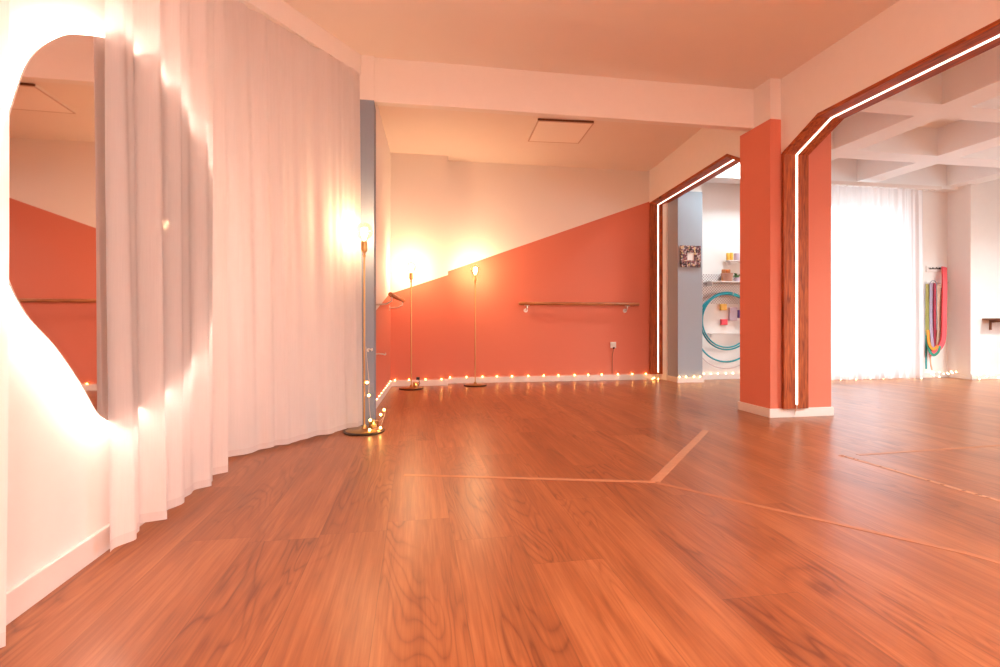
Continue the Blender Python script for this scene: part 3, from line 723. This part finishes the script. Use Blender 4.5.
def shelf(u0, u1, v, dep, label, mat='trim'):
    a_ = P(u0, v, WY); b2 = P(u1, v, WY)
    t = thing('wall_shelf', (a_.x, WY, a_.z), label, 'shelf'); t['_world'] = 1
    bm = B(); box(bm, a_.x, b2.x, WY - dep, WY - .013, a_.z - .012, a_.z); obj('board', bm, M[mat], t)
    for x in (a_.x + .04, b2.x - .04):
        bm = B(); box(bm, x, x + .012, WY - dep * .8, WY - .013, a_.z - .06, a_.z - .012); obj('bracket', bm, M['trim'], t)
    return a_.z
z1 = shelf(703.5, 765, 282.0, .18, 'white shelf holding the wicker basket over the pegboard')
z2 = shelf(724, 765, 261.0, .12, 'upper white shelf holding yellow and lilac jars')
z3 = shelf(707, 765, 333.0, .05, 'thin white ledge low on the wall inside the teal hoop')
def item(u0, u1, zb_, h, dep, mat, name, label, cat, off=.0, round_=False, group=None, bevel=.003, yc=.075):
    a_ = P(u0, 300, WY - yc); b2 = P(u1, 300, WY - yc); w_ = (b2.x - a_.x)
    bm = B()
    if round_: lathe(bm, [(0, 0), (w_ / 2 * .9, 0), (w_ / 2, .006), (w_ / 2, h - .004), (w_ / 2 * .9, h), (0, h)], 20, (a_.x + w_ / 2, WY - yc, zb_))
    else: box(bm, a_.x, b2.x, WY - .013 - off - dep, WY - .013 - off, zb_, zb_ + h)
    return tag(obj(name, bm, M[mat], None, round_, bevel=0 if round_ else bevel), label, cat, group)
# basket with lids
a_ = P(720.5, 300, WY - .075); b2 = P(731.0, 300, WY - .075); w_ = b2.x - a_.x
t = thing('basket', (a_.x + w_ / 2, WY - .10, z1), 'brown wicker basket on the white shelf over the pegboard', 'basket')
bm = B(); lathe(bm, [(0, 0), (w_ * .42, 0), (w_ * .46, .05), (w_ * .5, .11), (w_ * .46, .108), (w_ * .42, .01), (0, .01)], 24); obj('bowl', bm, M['wicker'], t, True)
bm = B(); tube(bm, [(w_ * .49 * math.cos(2 * PI * k2 / 24), w_ * .49 * math.sin(2 * PI * k2 / 24), .11) for k2 in range(24)], .006, 6, closed=True); obj('rim', bm, M['wicker'], t, True)
for k2, (u0, u1) in enumerate(((721.8, 725.6), (726.0, 730.2))):
    item(u0, u1, z1 + .012, .155, .05, 'copper', 'tin', ('left', 'right')[k2] + ' copper tin standing in the wicker basket', 'tin', round_=True, group='copper tins in the basket', yc=.10)
item(726.5, 729.5, z2, .10, .05, 'yellow', 'jar', 'left yellow jar on the upper shelf', 'jar', round_=True, group='jars on the upper shelf')
item(730.0, 733.0, z2, .105, .05, 'yellow', 'jar', 'second yellow jar on the upper shelf, next to a pale jar', 'jar', round_=True, group='jars on the upper shelf')
item(734.2, 738.8, z2, .10, .05, 'lilac', 'jar', 'pale lilac jar on the upper shelf beside the yellow ones', 'jar', round_=True, group='jars on the upper shelf')
item(740.5, 745, z2, .12, .05, 'plastic_white', 'jar', 'white jar at the pillar end of the upper shelf', 'jar', round_=True, group='jars on the upper shelf')
# small plant
c_ = P(737, 281, WY - .08)
t = thing('potted_plant', (c_.x, WY - .08, z1), 'small trailing plant in a dusky pot on the shelf next to the coral pillar', 'plant')
bm = B(); lathe(bm, [(0, 0), (.032, 0), (.042, .06), (.038, .06), (.03, .05), (0, .05)], 16); obj('pot', bm, M['lilac'], t, True)
bm = B()
rr = random.Random(4)
for k2 in range(22):
    an = rr.uniform(0, 6.28); ln_ = rr.uniform(.04, .085); h_ = rr.uniform(.06, .13)
    b0 = Vector((0, 0, .05)); tip = Vector((ln_ * math.cos(an), ln_ * .75 * math.sin(an), h_)); mid = b0.lerp(tip, .6) + Vector((0, 0, .02)); sd = Vector((-math.sin(an), math.cos(an), 0)) * .013
    v_ = [bm.verts.new(q_) for q_ in (b0, mid + sd, tip, mid - sd)]; bm.faces.new(v_)
o = obj('foliage', bm, M['leaf'], t)
sm = o.modifiers.new('thick', 'SOLIDIFY'); sm.thickness = .002
# cards and packets hanging inside the hoop
def card(u0, u1, v0, v1, mat, name, label, cat):
    a_ = P(u0, v0, WY); b2 = P(u1, v1, WY)
    bm = B(); box(bm, a_.x, b2.x, WY - .035, WY, b2.z, a_.z)
    tag(obj(name, bm, M[mat], None, bevel=.004), label, cat)
card(719.5, 725.5, 304.0, 310.3, 'yellow', 'card_box', 'small yellow square box on the wall inside the teal hoops', 'box')
card(720.0, 726.2, 319.2, 325.0, 'red', 'card_box', 'small red square box on the wall below the yellow one', 'box')
card(737.2, 742.5, 310.0, 318.0, 'violet', 'card_box', 'violet box on the wall partly behind the coral pillar', 'box')
card(728.3, 736.0, 307.5, 320.5, 'lilac', 'packet', 'pale lilac flat packet between the yellow and violet boxes', 'packet')
# hoops
def hoop(uc, vc, rpx, r_t, mat, label, dy, rot=0):
    c2 = P(uc, vc, WY - dy); R_ = rpx * (c2.y / ray(uc, vc).y) / F_PX
    bm = B(); tube(bm, [(R_ * math.cos(2 * PI * k2 / 64), 0, R_ * math.sin(2 * PI * k2 / 64)) for k2 in range(64)], r_t, 10, closed=True)
    o = obj('hula_hoop', bm, M[mat], None, True); o.location = (c2.x, c2.y, c2.z); o.rotation_euler = (0, rot, 0)
    tag(o, label, 'hoop', 'hoops hanging on the wall')
hoop(727.0, 320.5, 26.8, .011, 'teal', 'smallest teal hoop, frontmost on the wall beyond the far arch', .125)
hoop(727.0, 321.0, 28.6, .011, 'teal', 'second teal hoop, almost the size of the frontmost one', .10)
hoop(726.5, 328.0, 33.8, .012, 'teal', 'large teal hoop reaching lower behind the two smaller ones', .075)
hoop(726.5, 331.0, 37.4, .006, 'pale_hoop', 'thin pale pink hoop, the widest and lowest hanging one', .055)
c2 = P(726.8, 293.5, WY); bm = B(); tube(bm, [(c2.x, WY - .012, c2.z - .02), (c2.x, WY - .15, c2.z - .02), (c2.x, WY - .155, c2.z + .005)], .006, 8)
tag(obj('wall_hook', bm, M['steel'], None, True), 'steel peg carrying the teal hoops', 'hook')

# ------------------------------------------------------------------ hanging straps rack
RY = 6.15
def R3(u, v, Y): q_ = atY(u, v, Y); return q_
a_ = R3(925.5, 262, RY); b2 = R3(945.5, 287, RY)
t = thing('coat_rack', (a_.x, RY, 0), 'white wall rack with black hooks right of the bright curtain', 'rack'); t['_world'] = 1
bm = B(); zt = R3(930, 266, RY).z; zt2 = R3(930, 272, RY).z
box(bm, a_.x, b2.x, RY - .016, RY, zt2, zt); z5 = R3(930, 281.5, RY).z; z6 = R3(930, 285.5, RY).z
box(bm, a_.x, b2.x, RY - .016, RY, z6, z5); obj('board', bm, M['trim'], t, bevel=.003)
for u in (928.5, 932, 935.5, 938.5):
    q_ = R3(u, 269, RY); bm = B()
    tube(bm, [(q_.x, RY - .016, q_.z), (q_.x, RY - .05, q_.z - .005), (q_.x, RY - .065, q_.z + .018)], .005, 8)
    tube(bm, [(q_.x - .018, RY - .02, q_.z + .012), (q_.x + .018, RY - .02, q_.z + .012)], .005, 8)
    obj('hook', bm, M['plastic_black'], t, True)
for u in (928, 933, 938, 943):
    q_ = R3(u, 283.5, RY); bm = B()
    tube(bm, [(q_.x, RY - .016, q_.z), (q_.x, RY - .06, q_.z - .005), (q_.x, RY - .085, q_.z + .022)], .005, 8)
    obj('hook', bm, M['steel'], t, True)
def strap(pts, w_, mat, label, th=.006):
    if w_ < .07: w_ *= 1.3
    """flat band following pts (u,v,Yoff): ribbon facing the room"""
    P3 = [R3(u, v, RY - yo) for u, v, yo in pts]
    # smooth
    Q = []
    for i in range(len(P3) - 1):
        a0 = P3[max(i - 1, 0)]; a1 = P3[i]; a2 = P3[i + 1]; a3 = P3[min(i + 2, len(P3) - 1)]
        for s in range(6):
            u_ = s / 6; Q.append(.5 * ((2 * a1) + (a2 - a0) * u_ + (2 * a0 - 5 * a1 + 4 * a2 - a3) * u_ * u_ + (3 * a1 - a0 - 3 * a2 + a3) * u_ ** 3))
    Q.append(P3[-1]); bm = B(); rings = []
    for i, q_ in enumerate(Q):
        tt = (Q[min(i + 1, len(Q) - 1)] - Q[max(i - 1, 0)]).normalized(); sd = Vector((0, 1, 0)).cross(tt)
        if sd.length < .1: sd = Vector((1, 0, 0))
        sd.normalize(); yy = Vector((0, th / 2, 0))
        rings.append([bm.verts.new(q_ + sd * w_ / 2 + yy), bm.verts.new(q_ - sd * w_ / 2 + yy), bm.verts.new(q_ - sd * w_ / 2 - yy), bm.verts.new(q_ + sd * w_ / 2 - yy)])
    for A, B_ in zip(rings, rings[1:]):
        for k2 in range(4): bm.faces.new((A[k2], A[(k2 + 1) % 4], B_[(k2 + 1) % 4], B_[k2]))
    bm.faces.new(rings[0]); bm.faces.new(rings[-1])
    tag(obj('hanging_strap', bm, M[mat], None, True), label, 'strap', 'fabric straps on the wall rack')
def fab(name, rgb): M[name] = simple(name + '_fabric', rgb, .75, var=.18, scale=90, bump=.3)
fab('orange', (.85, .30, .03)); fab('magenta', (.50, .03, .18)); fab('green', (.03, .25, .17)); fab('tealf', (.05, .32, .33)); fab('lav', (.42, .33, .45)); fab('olive', (.33, .30, .08)); fab('greyblue', (.30, .34, .40)); fab('peach', (.85, .42, .25)); fab('tan', (.55, .35, .25)); fab('dkred', (.35, .02, .05))
strap([(944.2, 267, .05), (944.5, 285, .10), (944, 310, .11), (943.5, 335, .11), (941, 345, .11), (935, 351, .11), (930, 354, .11)], .075, 'pinkband', 'wide coral-red band hanging at the right of the rack', .02)
strap([(926.6, 284, .06), (926.4, 310, .06), (926.2, 340, .06), (926.2, 369, .06)], .022, 'tealf', 'narrow teal strap hanging lowest at the left')
strap([(927.5, 284, .085), (927.2, 310, .09), (927.4, 332, .09), (929.5, 347, .09), (933, 354, .09)], .045, 'olive', 'mustard and olive strap at the left of the bundle')
strap([(929, 284, .075), (928.8, 320, .075), (929, 340, .075), (930.3, 355, .075)], .03, 'magenta', 'magenta strap left of the loop')
strap([(931, 283, .10), (930.8, 310, .10), (931.5, 335, .10), (933.5, 350, .10)], .035, 'lav', 'pale lavender strap in the middle of the bundle')
strap([(932.8, 283, .07), (933, 310, .07), (932.8, 338, .07), (932.6, 352, .07)], .03, 'greyblue', 'grey-blue strap in the middle of the bundle')
strap([(934.5, 283, .09), (934.2, 312, .09), (934.5, 335, .09), (934, 348, .09)], .022, 'dkred', 'narrow dark red strap')
strap([(936, 284, .065), (936.2, 310, .065), (936, 330, .065), (935.5, 346, .065)], .025, 'pinkband', 'narrow coral strap among the darker ones')
strap([(938.5, 285, .085), (939, 305, .085), (939.2, 325, .085), (938, 345, .085)], .05, 'tan', 'tan strap beside the wide coral-red band')
strap([(940.6, 288, .07), (941, 310, .07), (941, 330, .07), (939, 346, .07)], .04, 'greyblue', 'slate strap tucked behind the wide coral-red band')
strap([(928, 330, .13), (929, 343, .13), (933, 349, .13), (938, 346, .13)], .03, 'orange', 'bright orange sash looped across the bottom of the bundle')
strap([(927, 335, .12), (928.5, 348, .12), (933, 355, .12), (938, 352, .12), (940, 346, .12)], .03, 'green', 'dark green sash curving under the orange one')
strap([(930, 354, .08), (930.5, 362, .08), (932, 370, .08)], .014, 'peach', 'thin peach cord end dangling near the floor')
# black wire loop
bm = B(); pts = []
for k2 in range(13):
    an = PI * k2 / 12; q_ = R3(933.2 - 3.4 * math.cos(an), 285 - 4.5 * math.sin(an), RY - .145); pts.append(q_)
pts = [R3(929.6, 330, RY - .145)] + pts + [R3(936.8, 330, RY - .145)]
tube(bm, pts, .005, 6); tag(obj('skipping_rope', bm, M['greyblue'], None, True), 'thin grey skipping rope looped over the rack in front of the straps', 'rope')

# brown shelf at the far right
a_ = atY(982, 319, 5.84)
t = thing('wall_shelf', (a_.x, 5.84, .84), 'thin dark wooden shelf on the white wall at the far right edge', 'shelf'); t['_world'] = 1
bm = B(); box(bm, a_.x, 8.9, 5.62, 5.84, .825, .85); obj('board', bm, M['shelfwood'], t, bevel=.003)
for x in (a_.x + .12, 8.7):
    bm = B(); v_ = [[bm.verts.new((xx, yy, zz)) for yy, zz in ((5.67, .825), (5.67, .805), (5.82, .79), (5.82, .69), (5.84, .69), (5.84, .825))] for xx in (x, x + .02)]
    bm.faces.new(v_[0]); bm.faces.new(v_[1])
    for k2 in range(6): bm.faces.new((v_[0][k2], v_[0][(k2 + 1) % 6], v_[1][(k2 + 1) % 6], v_[1][k2]))
    obj('bracket', bm, M['shelfwood'], t)

# ------------------------------------------------------------------ light
W = bpy.data.worlds.new('world'); bpy.context.scene.world = W; W.use_nodes = True
nt = W.node_tree; bg = nt.nodes['Background']
sky = nt.nodes.new('ShaderNodeTexSky')
try:
    sky.sky_type = 'NISHITA'; sky.sun_disc = False; sky.sun_elevation = math.radians(35); sky.sun_rotation = math.radians(120); sky.dust_density = 4; sky.air_density = .6
except Exception: pass
mixn = nt.nodes.new('ShaderNodeMix'); mixn.data_type = 'RGBA'; mixn.inputs[0].default_value = .85
mixn.inputs[7].default_value = (.86, .97, 1, 1); nt.links.new(sky.outputs[0], mixn.inputs[6]); nt.links.new(mixn.outputs[2], bg.inputs['Color'])
bg.inputs['Strength'].default_value = 4.6
def area(name, loc, rot, sx, sy, power, col, portal=False):
    l = bpy.data.lights.new(name, 'AREA'); l.shape = 'RECTANGLE'; l.size = sx; l.size_y = sy; l.energy = power; l.color = col
    if portal: l.cycles.is_portal = True
    o = bpy.data.objects.new(name, l); C.objects.link(o); o.location = loc; o.rotation_euler = rot; return o
area('window_portal', ((WX0 + WX1) / 2, 6.36, (WZ0 + WZ1) / 2), (-PI / 2, 0, 0), WX1 - WX0, WZ1 - WZ0, 0, (1, 1, 1), True)
area('window_portal', (9.26, 2.4, 1.65), (0, PI / 2, 0), 1.7, 3.6, 0, (1, 1, 1), True)
# fill lights added near the ceilings, all out of view, without fixtures
area('fill_light', (.7, -2.3, ZC - .04), (0, 0, 0), .58, .58, 160, (1, .735, .61))
area('fill_light', (2.2, -2.0, ZC - .04), (0, 0, 0), .58, .58, 165, (1, .735, .61))
area('fill_light', (5.42, .7, Z2 - .04), (0, 0, 0), .58, .58, 215, (.70, .96, 1.0))
area('fill_light', (8.2, 3.2, Z2 - .04), (0, 0, 0), .58, .58, 130, (.70, .96, 1.0))
area('fill_light', (4.36, 5.65, Z2 - .04), (0, 0, 0), .3, .3, 30, (.72, .94, 1.0))

sc = bpy.context.scene
sc.view_settings.view_transform = 'Standard'; sc.view_settings.look = 'None'; sc.view_settings.gamma = 1; sc.view_settings.use_curve_mapping = False
sc.view_settings.exposure = .17
sc.cycles.use_denoising = True
sc.cycles.max_bounces = 10; sc.cycles.diffuse_bounces = 6; sc.cycles.glossy_bounces = 4; sc.cycles.transparent_max_bounces = 16; sc.cycles.transmission_bounces = 6
sc.cycles.sample_clamp_indirect = 6; sc.cycles.caustics_reflective = False; sc.cycles.caustics_refractive = False
for o in bpy.data.objects:
    if '_world' in o: del o['_world']
